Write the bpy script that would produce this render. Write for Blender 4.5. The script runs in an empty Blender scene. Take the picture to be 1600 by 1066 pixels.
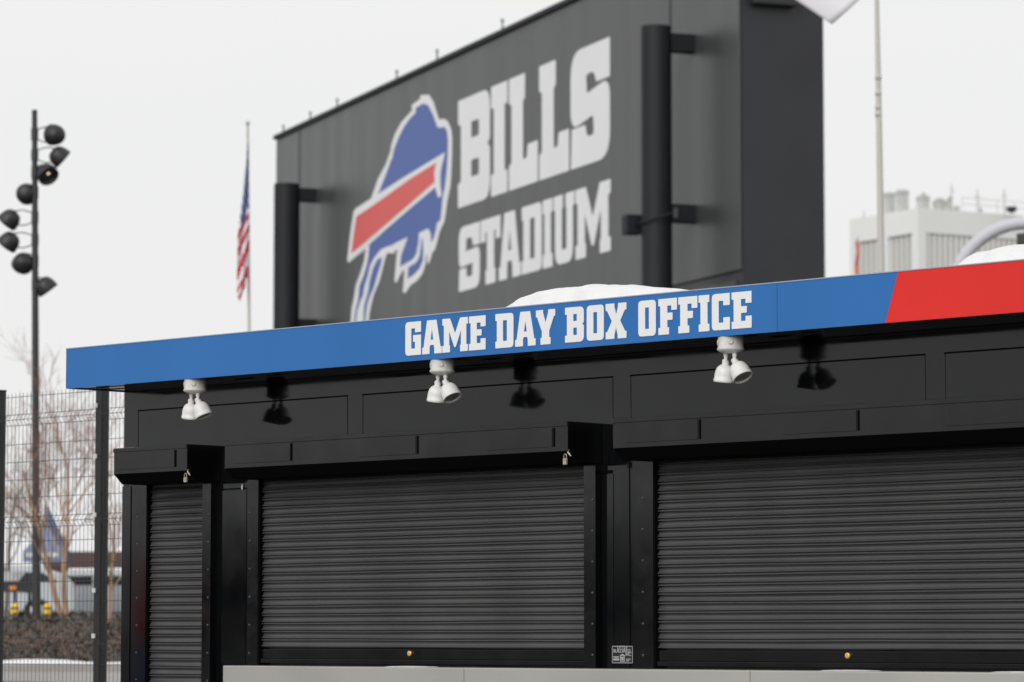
import bpy, bmesh, math, random
from mathutils import Vector, Matrix
R = math.radians
sc = bpy.context.scene
random.seed(7)

# ------------------------------------------------------------------ camera
F_PX, HOR, CX, CY, EYE = 5500.0, 994.0, 800.0, 533.0, 1.3
PITCH = math.atan((HOR - CY) / F_PX)
cd = bpy.data.cameras.new("camera"); cam = bpy.data.objects.new("camera", cd)
sc.collection.objects.link(cam); sc.camera = cam
cam.location = (0, 0, EYE); cam.rotation_euler = (math.pi/2 + PITCH, 0, 0)
cd.sensor_width = 36; cd.lens = F_PX/1600*36; cd.clip_start = .5; cd.clip_end = 6000
cd.dof.use_dof = True; cd.dof.focus_distance = 19.6; cd.dof.aperture_fstop = 4.2

# ------------------------------------------------------------------ world, sun, exposure
SUN_EL, SUN_AZ = R(26), R(206)      # azimuth clockwise from +Y (behind the camera, a little left)
w = bpy.data.worlds.new("World"); sc.world = w; w.use_nodes = True
nt = w.node_tree; bg = nt.nodes['Background']; bg.inputs[1].default_value = .1
sky = nt.nodes.new('ShaderNodeTexSky'); sky.sky_type = 'NISHITA'; sky.sun_disc = False
sky.sun_elevation = SUN_EL; sky.sun_rotation = SUN_AZ; sky.dust_density = 6; sky.air_density = 1
tc = nt.nodes.new('ShaderNodeTexCoord'); noi = nt.nodes.new('ShaderNodeTexNoise')
noi.inputs['Scale'].default_value = 2.2; noi.inputs['Detail'].default_value = 3
mpn = nt.nodes.new('ShaderNodeMapping'); mpn.inputs['Scale'].default_value = (1, 1, 3.5)
nt.links.new(tc.outputs['Generated'], mpn.inputs[0]); nt.links.new(mpn.outputs[0], noi.inputs['Vector'])
rmp = nt.nodes.new('ShaderNodeValToRGB')
rmp.color_ramp.elements[0].position = .3; rmp.color_ramp.elements[0].color = (.862, .868, .868, 1)
rmp.color_ramp.elements[1].position = .7; rmp.color_ramp.elements[1].color = (.915, .913, .906, 1)
nt.links.new(noi.outputs[0], rmp.inputs[0])
mul = nt.nodes.new('ShaderNodeVectorMath'); mul.operation = 'SCALE'; mul.inputs['Scale'].default_value = 10
nt.links.new(rmp.outputs[0], mul.inputs[0])
mx = nt.nodes.new('ShaderNodeMixRGB'); mx.inputs[0].default_value = .96      # thick cloud cover over the clear sky
nt.links.new(sky.outputs[0], mx.inputs[1]); nt.links.new(mul.outputs[0], mx.inputs[2])
nt.links.new(mx.outputs[0], bg.inputs[0])
sl = bpy.data.lights.new("sun", 'SUN'); sl.energy = 1.5; sl.angle = R(40); sl.color = (1, .985, .965)
so = bpy.data.objects.new("sun", sl); sc.collection.objects.link(so)
sd = Vector((math.sin(SUN_AZ)*math.cos(SUN_EL), math.cos(SUN_AZ)*math.cos(SUN_EL), math.sin(SUN_EL)))
so.rotation_euler = sd.to_track_quat('Z', 'Y').to_euler(); so.location = sd*50
sc.view_settings.view_transform = 'Standard'; sc.view_settings.look = 'None'
sc.view_settings.exposure = 0; sc.view_settings.gamma = 1

# ------------------------------------------------------------------ materials
def mat(name, col, rough=.6, metal=0, spec=.5, emit=None, var=0, vscale=8, bump=0, bscale=40, rvar=0, stretch=None, coat=0):
    m = bpy.data.materials.new(name); m.use_nodes = True
    n = m.node_tree.nodes; l = m.node_tree.links; b = n['Principled BSDF']
    b.inputs['Base Color'].default_value = (*col, 1); b.inputs['Roughness'].default_value = rough
    b.inputs['Metallic'].default_value = metal; b.inputs['Specular IOR Level'].default_value = spec
    b.inputs['Coat Weight'].default_value = coat; b.inputs['Coat Roughness'].default_value = .06
    if emit: b.inputs['Emission Color'].default_value = (*emit[0], 1); b.inputs['Emission Strength'].default_value = emit[1]
    if var or bump or rvar:
        t = n.new('ShaderNodeTexCoord'); mp = n.new('ShaderNodeMapping')
        l.new(t.outputs['Object'], mp.inputs[0])
        if stretch: mp.inputs['Scale'].default_value = stretch
    if var or rvar:
        x = n.new('ShaderNodeTexNoise'); x.inputs['Scale'].default_value = vscale; x.inputs['Detail'].default_value = 5
        l.new(mp.outputs[0], x.inputs['Vector'])
        if var:
            r = n.new('ShaderNodeValToRGB'); e = r.color_ramp.elements
            e[0].position = .3; e[1].position = .7
            e[0].color = (*[c*(1-var) for c in col], 1); e[1].color = (*[min(1, c*(1+var)) for c in col], 1)
            l.new(x.outputs[0], r.inputs[0]); l.new(r.outputs[0], b.inputs['Base Color'])
        if rvar:
            q = n.new('ShaderNodeMapRange'); q.inputs['To Min'].default_value = max(0, rough-rvar); q.inputs['To Max'].default_value = rough+rvar
            q.inputs['From Min'].default_value = .3; q.inputs['From Max'].default_value = .7
            l.new(x.outputs[0], q.inputs[0]); l.new(q.outputs[0], b.inputs['Roughness'])
    if bump:
        y = n.new('ShaderNodeTexNoise'); y.inputs['Scale'].default_value = bscale; y.inputs['Detail'].default_value = 4
        bp = n.new('ShaderNodeBump'); bp.inputs['Strength'].default_value = bump; bp.inputs['Distance'].default_value = .01
        l.new(mp.outputs[0], y.inputs['Vector']); l.new(y.outputs[0], bp.inputs['Height']); l.new(bp.outputs[0], b.inputs['Normal'])
    return m
M = dict(
    gloss=mat('gloss_black', (.0030, .0034, .0040), .085, rvar=.04, spec=.43, vscale=3, bump=.02, bscale=1.8),
    hood=mat('satin_black', (.0035, .0037, .0043), .15, spec=.45, rvar=.04, vscale=5, bump=.02, bscale=6),
    trim=mat('trim_black', (.0028, .0030, .0034), .11, spec=.5, rvar=.04, vscale=9),
    dark=mat('groove_and_shade_black', (.003, .003, .003), .9, spec=.05),
    slat=mat('shutter_black', (.060, .060, .061), .36, rvar=.05, vscale=2.2, var=.16, stretch=(1, 1, .35)),
    blue=mat('fascia_blue', (.027, .158, .455), .42, spec=.3, var=.05, vscale=1.5, stretch=(1, 1, .25)),
    red=mat('fascia_red', (.77, .028, .022), .42, spec=.3, var=.04, vscale=1.5),
    white=mat('letter_white', (.84, .845, .85), .5),
    cap=mat('cap_metal', (.35, .4, .5), .4),
    roof=mat('roof_membrane', (.12, .12, .12), .8),
    snow=mat('snow', (.75, .755, .76), .85, bump=.5, bscale=28, var=.02, vscale=20),
    steel=mat('stainless', (.47, .46, .43), .38, metal=.35, var=.07, vscale=1.2, rvar=.08),
    seam=mat('steel_seam', (.12, .12, .11), .6),
    lampw=mat('lamp_white', (.76, .755, .74), .38, var=.05, vscale=30),
    boxw=mat('box_white', (.62, .61, .58), .5, var=.12, vscale=28),
    screw=mat('screw_grey', (.06, .06, .06), .35),
    dlens=mat('dark_lens', (.03, .03, .03), .25),
    lens=mat('lamp_lens', (.30, .29, .26), .12, var=.3, vscale=60),
    lock=mat('lock_metal', (.42, .38, .32), .35, metal=.5, var=.3, vscale=90),
    brass=mat('brass', (.80, .55, .20), .3, metal=.6),
    plq=mat('plaque_black', (.012, .012, .012), .3),
    plw=mat('plaque_white', (.40, .40, .40), .5),
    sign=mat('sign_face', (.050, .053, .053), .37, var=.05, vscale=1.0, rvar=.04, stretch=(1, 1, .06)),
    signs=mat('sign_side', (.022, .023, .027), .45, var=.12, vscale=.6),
    signseam=mat('sign_seam', (.02, .02, .02), .6),
    sletter=mat('sign_letter', (.80, .81, .82), .5, var=.02, vscale=.4),
    sblue=mat('emblem_blue', (.052, .108, .37), .46),
    sred=mat('emblem_red', (.70, .085, .075), .45),
    colm=mat('column_dark', (.012, .013, .016), .6, spec=.35, var=.1, vscale=1),
    black=mat('matte_black', (.02, .021, .022), .45),
    pole=mat('pole_grey', (.52, .51, .48), .5),
    flagw=mat('flag_white', (.84, .84, .88), .9),
    arch=mat('arch_grey', (.56, .56, .60), .6),
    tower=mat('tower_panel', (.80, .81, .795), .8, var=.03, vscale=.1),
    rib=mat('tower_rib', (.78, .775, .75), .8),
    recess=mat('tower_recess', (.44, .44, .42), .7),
    equip=mat('roof_equipment', (.50, .51, .49), .7),
    fence=mat('fence_coating', (.009, .010, .011), .42),
    wire=mat('wire_coating', (.035, .037, .038), .5),
    clip=mat('clip_metal', (.6, .6, .58), .4),
    asphalt=mat('ground_asphalt', (.055, .053, .051), .5, var=.25, vscale=.5, bump=.2, bscale=6),
    pave=mat('pavement', (.30, .285, .27), .6, var=.1, vscale=.4, bump=.2, bscale=5),
    bark=mat('bark_orange', (.40, .25, .16), .8, var=.4, vscale=5, stretch=(1, 1, .4)),
    bark2=mat('bark_grey', (.17, .12, .105), .9, var=.3, vscale=4),
    twig=mat('twig_brown', (.17, .13, .12), .9), twigr=mat('twig_red', (.25, .12, .085), .9),
    shrub=mat('shrub_brown', (.085, .078, .068), .9, var=.5, vscale=3),
    mulch=mat('mulch', (.13, .075, .05), .95, var=.4, vscale=3),
    yellow=mat('yellow_paint', (.85, .55, .03), .5),
    carw=mat('car_white', (.55, .58, .60), .25, coat=.5), cars=mat('car_silver', (.28, .30, .32), .25, metal=.3, coat=.5),
    carb=mat('car_black', (.015, .015, .018), .2, coat=.5), card=mat('car_blue', (.03, .05, .12), .2, coat=.5),
    glass=mat('car_glass', (.02, .025, .03), .08), tyre=mat('tyre', (.02, .02, .02), .8), rim=mat('rim', (.4, .4, .4), .3, metal=.7),
    light_r=mat('tail_red', (.5, .02, .02), .2), light_o=mat('amber', (.8, .25, .04), .3),
    brown=mat('roof_brown', (.065, .038, .035), .8, var=.2, vscale=.3), wallg=mat('wall_taupe', (.27, .25, .24), .8, var=.1, vscale=.3),
    tent=mat('tent_blue', (.20, .24, .36), .8), tentw=mat('tent_white', (.75, .75, .75), .8),
    evergreen=mat('hill_trees', (.03, .03, .028), .95, var=.4, vscale=.1),
)

# ------------------------------------------------------------------ object helpers
COL = sc.collection
def thing(name, label, cat, loc=(0, 0, 0), rotz=0, group=None):
    o = bpy.data.objects.new(name, None); COL.objects.link(o); o.location = loc; o.rotation_euler = (0, 0, rotz)
    o.empty_display_size = .2
    return tag(o, label, cat, group)
def tag(o, label, cat, group=None):
    o['label'] = label; o['category'] = cat
    if group: o['group'] = group
    return o
def struct(o, kind='structure', label=None, cat=None):
    o['kind'] = kind; o['label'] = label or o.name.replace('_', ' '); o['category'] = cat or o.name.split('.')[0].replace('_', ' ')
    return o
def copy_tree(o, parent=None):
    c = o.copy(); COL.objects.link(c); c.parent = parent
    for ch in list(o.children): copy_tree(ch, c)
    return c
class MB:
    def __init__(s): s.v = []; s.f = []; s.mi = []; s.sm = []
    def add(s, vs, fs, mi=0, smooth=False):
        b = len(s.v); s.v += [tuple(v) for v in vs]
        for f in fs: s.f.append([b+i for i in f]); s.mi.append(mi); s.sm.append(smooth)
        return s
    def box(s, x0, x1, y0, y1, z0, z1, mi=0):
        vs = [(x, y, z) for x in (x0, x1) for y in (y0, y1) for z in (z0, z1)]
        return s.add(vs, [(0,1,3,2),(4,6,7,5),(0,4,5,1),(2,3,7,6),(0,2,6,4),(1,5,7,3)], mi)
    def prism_x(s, prof, x0, x1, mi=0):      # prof: (y,z) polygon, extruded along x
        n = len(prof); vs = [(x0, y, z) for y, z in prof] + [(x1, y, z) for y, z in prof]
        fs = [(i, (i+1) % n, n+(i+1) % n, n+i) for i in range(n)] + [tuple(range(n))[::-1], tuple(range(n, 2*n))]
        return s.add(vs, fs, mi)
    def prism_y(s, prof, y0, y1, mi=0):      # prof: (x,z)
        n = len(prof); vs = [(x, y0, z) for x, z in prof] + [(x, y1, z) for x, z in prof]
        fs = [(i, n+i, n+(i+1) % n, (i+1) % n) for i in range(n)] + [tuple(range(n)), tuple(range(n, 2*n))[::-1]]
        return s.add(vs, fs, mi)
    def tube(s, pts, rad, seg=8, mi=0, cap=True, smooth=True):
        pts = [Vector(p) for p in pts]; n = len(pts)
        if not hasattr(rad, '__len__'): rad = [rad]*n
        vs = []; up = Vector((0, 0, 1)); prev = None
        for i, p in enumerate(pts):
            d = (pts[min(i+1, n-1)] - pts[max(i-1, 0)]).normalized()
            if prev is None:
                a = d.cross(up)
                if a.length < 1e-3: a = d.cross(Vector((1, 0, 0)))
            else: a = prev - d*prev.dot(d)
            a.normalize(); prev = a; b = d.cross(a)
            for k in range(seg):
                t = 2*math.pi*k/seg; vs.append(p + (a*math.cos(t) + b*math.sin(t))*rad[i])
        fs = [(i*seg+k, i*seg+(k+1) % seg, (i+1)*seg+(k+1) % seg, (i+1)*seg+k) for i in range(n-1) for k in range(seg)]
        s.add(vs, fs, mi, smooth)
        if cap: s.add(vs[:seg], [tuple(range(seg))[::-1]], mi); s.add(vs[-seg:], [tuple(range(seg))], mi)
        return s
    def lathe(s, o, axis, prof, seg=20, mi=0, smooth=True):      # prof: (distance along axis, radius)
        o = Vector(o); d = Vector(axis).normalized(); a = d.cross(Vector((0, 0, 1)))
        if a.length < 1e-3: a = d.cross(Vector((1, 0, 0)))
        a.normalize(); b = d.cross(a); vs = []
        for t, r in prof:
            for k in range(seg):
                q = 2*math.pi*k/seg; vs.append(o + d*t + (a*math.cos(q)+b*math.sin(q))*max(r, 1e-4))
        n = len(prof)
        fs = [(i*seg+k, i*seg+(k+1) % seg, (i+1)*seg+(k+1) % seg, (i+1)*seg+k) for i in range(n-1) for k in range(seg)]
        return s.add(vs, fs, mi, smooth)
    def build(s, name, mats, parent=None, loc=None, bevel=0):
        me = bpy.data.meshes.new(name); me.from_pydata(s.v, [], s.f)
        if not isinstance(mats, (list, tuple)): mats = [mats]
        for m in mats: me.materials.append(M[m] if isinstance(m, str) else m)
        for p, mi, sm in zip(me.polygons, s.mi, s.sm): p.material_index = mi; p.use_smooth = sm
        me.validate(); me.update()
        bm = bmesh.new(); bm.from_mesh(me); bmesh.ops.recalc_face_normals(bm, faces=bm.faces); bm.to_mesh(me); bm.free()
        o = bpy.data.objects.new(name, me); COL.objects.link(o)
        if parent: o.parent = parent
        if loc: o.location = loc
        if bevel:
            b = o.modifiers.new('bevel', 'BEVEL'); b.width = bevel; b.segments = 2; b.limit_method = 'ANGLE'; b.angle_limit = R(50)
        return o

def boxes(lst, name, m, parent, bevel=0):
    for q in lst: MB().box(*q).build(name, m, parent, bevel=bevel)

# pixel ray of the photograph (1600 wide) -> world
CP, SP = math.cos(PITCH), math.sin(PITCH)
def ray(px, py):
    a, b = (px-CX)/F_PX, (CY-py)/F_PX
    return Vector((a, CP - b*SP, SP + b*CP))
def W(px, py, D):
    r = ray(px, py); return Vector((0, 0, EYE)) + r*(D/r.y)
class Frame:           # vertical plane frame: x along the front, y to the back
    def __init__(s, p0, vx):
        s.u = Vector((vx[0], vx[1], 0)).normalized(); s.w = Vector((-s.u.y, s.u.x, 0))
        s.o = Vector((p0.x, p0.y, 0)); s.rot = math.atan2(s.u.y, s.u.x)
    def at(s, px, py, off=0):    # (x, z) local where the ray meets the plane y = off
        r = ray(px, py); c = Vector((0, 0, EYE)); q = s.o + s.w*off
        t = (q-c).dot(s.w)/r.dot(s.w); p = c + r*t; return (p-s.o).dot(s.u), p.z
    def x(s, px, off=0, py=700): return s.at(px, py, off)[0]

# ------------------------------------------------------------------ ground (one sheet), pavement, snow bank, planting
def gz(x, y):
    t = min(1, max(0, (y-27)/25)); a = t*t*(3-2*t)*.82
    t2 = min(1, max(0, (y-51.5)/8)); return a + t2*t2*(3-2*t2)*.71
def sheet(name, m, xs, ys, dz=0, noise=0):
    vs = [(x, y, gz(x, y)+dz+(random.uniform(-noise, noise) if noise else 0)) for y in ys for x in xs]
    nx = len(xs); fs = [(j*nx+i, j*nx+i+1, (j+1)*nx+i+1, (j+1)*nx+i) for j in range(len(ys)-1) for i in range(nx-1)]
    mb = MB(); mb.add(vs, fs, 0, True); return mb.build(name, m)
yy = [-3000, -600, -100, 0, 15] + [25+i for i in range(40)] + [70, 100, 200, 600, 3000]
struct(sheet('ground', 'asphalt', [-3000, -600, -100, -40, -20, 0, 20, 60, 200, 800, 3000], yy))
struct(sheet('pavement', 'pave', [-24, -12, -6, 0, 8], [27+i for i in range(24)], .004))

# ------------------------------------------------------------------ the kiosk
p0 = W(103, 608, 22.0)
u0 = Vector((-(800+4710)/1.0, math.hypot(F_PX, HOR-CY), 0)); u0 = -u0
K0 = Frame(p0, (u0.x, u0.y))
# origin = left end of the wall plane; fascia stands .40 m before it and .08 m beyond its end
OVR, SIDE = .40, .08
org = p0 + K0.w*OVR + K0.u*SIDE
K = Frame(org, (u0.x, u0.y))
KT = thing('ticket_kiosk', 'black ticket kiosk with closed roller shutters and a blue and red roof edge', 'kiosk', (org.x, org.y, 0), K.rot)
zt, zb = K.at(103, 546, -OVR)[1], K.at(103, 608, -OVR)[1]
zt = (zt + K.at(1600, 406.5, -OVR)[1])/2; zb = (zb + K.at(1600, 487, -OVR)[1])/2
hz = -.27                                     # front plane of the hoods
x3a = K.x(958, hz); L3 = K.x(887, hz) - K.x(351, hz)
LW = x3a + L3 + .9                           # wall length
DW = 2.5
mb = MB(); mb.box(0, LW, 0, DW, 0, zb+.03)
mb.build('wall', 'gloss', KT, bevel=.006)
# roof slab and soffit
mb = MB(); mb.box(-SIDE+.02, LW+SIDE-.02, -OVR+.02, DW+.1, zb+.034, zt-.035); mb.build('roof', ['roof'], KT)
mb = MB(); mb.box(-SIDE+.012, LW+SIDE-.012, -OVR+.012, -.002, zb+.006, zb+.032)
for yy_ in (-.27, -.13): mb.box(-SIDE+.013, LW+SIDE-.013, yy_, yy_+.004, zb+.002, zb+.0058)
mb.box(-SIDE+.012, -.002, -.001, DW, zb+.006, zb+.032); mb.build('soffit', 'gloss', KT)
# fascia: blue, red with a slanted split
xs_t, xs_b = K.at(1403, 425, -OVR)[0], K.at(1383, 503, -OVR)[0]
y0 = -OVR
def fas(prof, name, m): 
    b = MB(); b.prism_y(prof, y0, y0+.011); return b.build(name, m, KT)
xr2 = LW + SIDE
fas([(-SIDE, zb), (xs_b, zb), (xs_t, zt), (-SIDE, zt)], 'blue_fascia', 'blue')
fas([(xs_b+.001, zb), (xr2, zb), (xr2, zt), (xs_t+.001, zt)], 'red_fascia', 'red')
boxes([(-SIDE, -SIDE+.011, y0+.012, DW+.1, zb, zt), (-SIDE+.012, xr2-.012, DW+.1, DW+.111, zb, zt)], 'blue_fascia', 'blue', KT)
boxes([(xr2-.011, xr2, y0+.012, DW+.1, zb, zt)], 'red_fascia', 'red', KT)
boxes([(-SIDE-.003, xr2+.003, y0-.003, y0+.05, zt+.0005, zt+.006), (-SIDE-.003, -SIDE+.04, y0+.051, DW+.1, zt+.0005, zt+.006)], 'drip_cap', 'cap', KT)
xj = K.at(1214, 480, -OVR)[0]
M['seam_b'] = mat('seam_blue', (.02, .08, .23), .6)
boxes([(xj, xj+.002, y0-.0015, y0-.0005, zb+.004, zt-.004), (-SIDE+.001, -SIDE+.003, y0-.0015, y0-.0005, zb+.004, zt-.004)], 'fascia_seam', 'seam_b', KT)

# upper wall panels outlined by a thin bead
def outline(x0, x1, z0, z1, y, t, name, m, depth=.004):
    b = MB(); b.box(x0, x1, y-depth, y-.0002, z1-t*1.5, z1, 1); b.box(x0, x0+t, y-depth+.0005, y-.0002, z0, z1-t*1.5-.0002); b.box(x1-t, x1, y-depth+.0005, y-.0002, z0, z1-t*1.5-.0002)
    return b.build(name, ['trim', m], KT, bevel=.0012)
z1 = K.at(215, 641)[1]; z0 = K.at(215, 700)[1]-.1
for a, c in ((215, 543), (566, 958), (985, 1447)):
    outline(K.x(a), K.x(c), z0, z1, 0, .0055, 'panel_frame', 'dark')
xa = K.x(1477); outline(xa, xa+1.6, z0, z1, 0, .0055, 'panel_frame', 'dark')

# hoods
HT = K.at(292, 694, hz)[1]; 
def hood(x0, x1, slots, plates):
    z = HT; h1, h2 = .160, .222
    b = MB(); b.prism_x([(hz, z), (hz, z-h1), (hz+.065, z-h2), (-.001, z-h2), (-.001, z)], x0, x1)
    b.mi[1] = b.mi[2] = 1                # chamfer and underside: their shade put in as matte black
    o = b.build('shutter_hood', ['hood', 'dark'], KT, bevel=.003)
    c = MB(); c.box(x0, x1, hz-.006, hz-.0004, z-.026, z-.002); c.build('flashing', 'hood', o, bevel=.002)
    boxes([(s, s+.0085, hz-.0045, hz-.0004, z-.135, z-.032) for s in slots], 'slot', 'dark', o)
    boxes([(a, e, hz-.0035, hz-.0002, z-.136, z-.032) for a, e in plates], 'cover_plate', 'hood', o, .0015)
    return o
hx = lambda px: K.x(px, hz)
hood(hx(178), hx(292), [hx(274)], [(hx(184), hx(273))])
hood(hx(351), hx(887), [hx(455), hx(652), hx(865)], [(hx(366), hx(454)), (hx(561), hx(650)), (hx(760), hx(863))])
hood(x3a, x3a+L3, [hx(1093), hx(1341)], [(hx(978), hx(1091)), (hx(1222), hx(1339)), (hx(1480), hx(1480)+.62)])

# shutters with bottom bar, guides with screws
SY = -.022
PER = .0495
def shutter(x0, x1, ztop, zbot, bar=True, knob=None):
    zb_ = zbot + (.098 if bar else 0)
    n = int((ztop-zb_)/PER)+1; b = MB(); prof = []
    for i in range(n):
        t = zb_ + (i+1)*PER
        for s, d in ((0, .0005), (.04, .0030), (.09, .0040), (.15, .0030), (.165, -.0150), (.295, -.0150), (.31, -.0055), (.38, -.0075), (.46, -.0078), (.55, -.0062), (.64, -.0030), (.73, .0010), (.80, .0042), (.85, .0060), (.865, -.0150), (.98, -.0150)):
            prof.append((SY - d, t - s*PER))
    prof.sort(key=lambda p: -p[1])
    rnd = random.Random(int(x0*100)); nxs = 40
    dents = [(rnd.uniform(x0, x1), rnd.uniform(zb_, ztop), rnd.uniform(.05, .22), rnd.uniform(.012, .03), rnd.uniform(-.002, .002)) for _ in range(26)] + [(x0+.12, ztop-.10, .16, .02, .006), (x0+.25, ztop-.155, .22, .02, .006)]
    xs = [x0+(x1-x0)*k/nxs for k in range(nxs+1)]; vs = []
    for (y, z) in prof:
        so_ = .0007*math.sin(int((ztop-z)/PER)*2.7+x0)
        for x in xs: vs.append((x, y + so_ + sum(dd*math.exp(-((x-dx)/sx_)**2-((z-dz)/sz_)**2) for dx, dz, sx_, sz_, dd in dents) + .0015*math.sin(x*2.1+z*4.0)*math.sin(z*9+x0), z + .0012*math.sin(x*1.7+z*23+x0)+.0007*math.sin(x*4.9+z*57)))
    m_ = nxs+1
    b.add(vs, [(j*m_+i, (j+1)*m_+i, (j+1)*m_+i+1, j*m_+i+1) for j in range(len(prof)-1) for i in range(nxs)], 0, False)
    o = b.build('roller_shutter', 'slat', KT)
    if bar:
        boxes([(x0, x1, SY-.008, SY+.01, zbot+.034, zb_-.008), (x0, x1, SY-.018, SY+.01, zbot+.006, zbot+.031)], 'bottom_bar', 'hood', o, .002)
    if knob:
        c = MB(); c.lathe((knob, SY-.008, zbot+.068), (0, -1, 0), [(0, .0001), (0, .016), (.012, .016), (.016, .012), (.014, .004), (.014, .0001)])
        c.build('lock_cylinder', 'brass', o)
    return o
zc = K.at(348, 1040, -.26)[1]; zc = (zc + K.at(1600, 1051.5, -.26)[1])/2
zs = zc + .008
ztop = HT - .21
sx = lambda px: K.x(px, SY)
shutter(sx(230), sx(320), ztop, .12)
shutter(sx(405), sx(915), ztop, zs, knob=sx(644))
S3 = sx(1023); S3e = S3 + sx(915)-sx(405)
shutter(S3, S3e, ztop, zs, knob=sx(1325))
gp = -.05
def guide(x0, x1, zlo, zhi=None, name='guide_rail', screw=None):
    zhi = zhi or HT-.2225
    b = MB(); b.box(x0, x1, gp, -.0005, zlo, zhi); 
    if screw is not None:
        z = HT - .42
        while z > zlo+.03:
            b.lathe((screw, gp+.0002, z), (0, -1, 0), [(0, .0075), (.003, .007), (.0055, .004), (.006, .0001)], 8, 1)
            z -= .169
    return b.build(name, ['trim', 'screw'], KT)
gx = lambda px: K.x(px, gp)
guide(gx(209), gx(229.5), .12, screw=gx(216)); guide(gx(317), gx(330), .12, screw=gx(326.5))
guide(gx(387.5), gx(404), zs-.005, screw=gx(391.5)); guide(gx(912), gx(930), zs-.005, screw=gx(925.5))
guide(gx(988), gx(1020), zs-.005, screw=gx(1004)); guide(S3e-.02, S3e+.09, zs-.005, screw=S3e+.06)
# inner channels behind guides (dark strips where the slats run in)
boxes([(gx(404)+.0005, gx(404)+.012, -.046, -.0005, zs-.005, HT-.2225), (gx(229.5)+.0005, gx(229.5)+.012, -.046, -.0005, .12, HT-.2225), (gx(1020)+.0005, gx(1020)+.012, -.046, -.0005, zs-.005, HT-.2225)], 'guide_channel', 'dark', KT)
# corner post, cover strip and wall joints
wx = lambda px: K.x(px, 0)
b = MB(); b.box(-.003, wx(206), -.006, -.0004, .02, HT-.2225); b.build('corner_post', 'gloss', KT, bevel=.002)
b = MB(); b.box(wx(962), wx(984), -.006, -.0004, zs, HT-.2225); b.build('cover_strip', 'gloss', KT, bevel=.002)
zj = K.at(365, 763)[1]
boxes([(wx(347), wx(386), -.0035, -.0004, zs, zj-.012), (wx(941), wx(958.5), -.0035, -.0004, zs, K.at(950, 741)[1])], 'wall_panel', 'gloss', KT, .0015)
boxes([(wx(347), wx(386), -.005, -.0004, zj-.008, zj), (wx(940), wx(957), -.005, -.0004, K.at(950, 740)[1], K.at(950, 735)[1])], 'joint_trim', 'dark', KT)
# counter
CFx0, CFx1 = K.x(348, -.26, 1050), LW-.1
b = MB(); b.box(CFx0, CFx1, -.26, -.055, zc-.20, zc); b.build('counter', 'steel', KT, bevel=.006)
boxes([(K.x(px, -.26, 1050)-.0015, K.x(px, -.26, 1050)+.0015, -.2612, -.2595, zc-.2, zc-.004) for px in (725, 1172)], 'counter_seam', 'seam', KT)
b = MB(); b.box(CFx0+.02, CFx1, -.056, -.0005, zc-.2, zc-.003); b.build('counter_ledge', 'seam', KT)
# nameplate
pa, pb = K.at(957, 1009, -.008); pc, pd = K.at(990, 1037, -.008)
b = MB(); b.box(pa, pc, -.012, -.0065, pd, pb); NP = b.build('nameplate', 'plq', KT)
Wp, Hp = pc-pa, pb-pd
b = MB(); t = .003; yq = -.0135
b.box(pa+.002, pc-.002, yq, -.0122, pb-.002-t, pb-.002); b.box(pa+.002, pc-.002, yq, -.0122, pd+.002, pd+.002+t)
b.box(pa+.002, pa+.002+t, yq, -.0122, pd+.0062, pb-.0062); b.box(pc-.002-t, pc-.002, yq, -.0122, pd+.0062, pb-.0062)
cx = pa+Wp*.50                                     # little booth drawing with a pitched roof
b.prism_y([(cx-.022, pb-Hp*.56), (cx+.022, pb-Hp*.56), (cx, pb-Hp*.46)], yq, -.0122)
b.box(cx-.016, cx-.010, yq, -.0122, pb-Hp*.90, pb-Hp*.565); b.box(cx+.010, cx+.016, yq, -.0122, pb-Hp*.90, pb-Hp*.565)
b.box(cx-.0098, cx+.0098, yq, -.0122, pb-Hp*.90, pb-Hp*.86); b.box(cx-.006, cx+.006, yq, -.0122, pb-Hp*.82, pb-Hp*.62)
for k in range(2): b.box(pa+.012, cx-.024, yq, -.0122, pb-Hp*(.60+.07*k)-.004, pb-Hp*(.60+.07*k))
b.box(pa+.012, cx-.024, yq, -.0122, pb-Hp*.83, pb-Hp*.74)
b.box(cx+.026, pc-.014, yq, -.0122, pb-Hp*.76, pb-Hp*.73); b.box(cx+.026, pc-.02, yq, -.0122, pb-Hp*.82, pb-Hp*.79); b.box(cx+.026, pc-.03, yq, -.0122, pb-Hp*.88, pb-Hp*.85)
b.build('nameplate_border', 'plw', NP)

def poly_curve(name, contours, ext):
    cu = bpy.data.curves.new(name, 'CURVE'); cu.dimensions = '2D'; cu.fill_mode = 'BOTH'; cu.extrude = ext
    for c in contours:
        s = cu.splines.new('POLY'); s.points.add(len(c)-1); s.use_cyclic_u = True
        for p, q in zip(s.points, c): p.co = (q[0], q[1], 0, 1)
    return cu
def curve_part(cu, name, m, parent, y, mapf=None):
    tmp = bpy.data.objects.new('tmp', cu); COL.objects.link(tmp)
    dg = bpy.context.evaluated_depsgraph_get(); dg.update()
    me = bpy.data.meshes.new_from_object(tmp.evaluated_get(dg)); bpy.data.objects.remove(tmp)
    for v in me.vertices: v.co = Vector((v.co.x, y - v.co.z, v.co.y))
    me.materials.clear(); me.materials.append(M[m])
    for p in me.polygons: p.material_index = 0
    me.name = name; o = bpy.data.objects.new(name, me); COL.objects.link(o); o.parent = parent; return o
def text_part(s, x, z, size, name, parent, y, m, width):
    cu = bpy.data.curves.new(name, 'FONT'); cu.body = s; cu.size = size; cu.align_x = 'CENTER'; cu.extrude = .0006; cu.offset = size*.012
    o = curve_part(cu, name, m, parent, y)
    xs = [v.co.x for v in o.data.vertices]; k = width/(max(xs)-min(xs))
    for v in o.data.vertices: v.co.x = v.co.x*k + x; v.co.z += z
    return o
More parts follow.
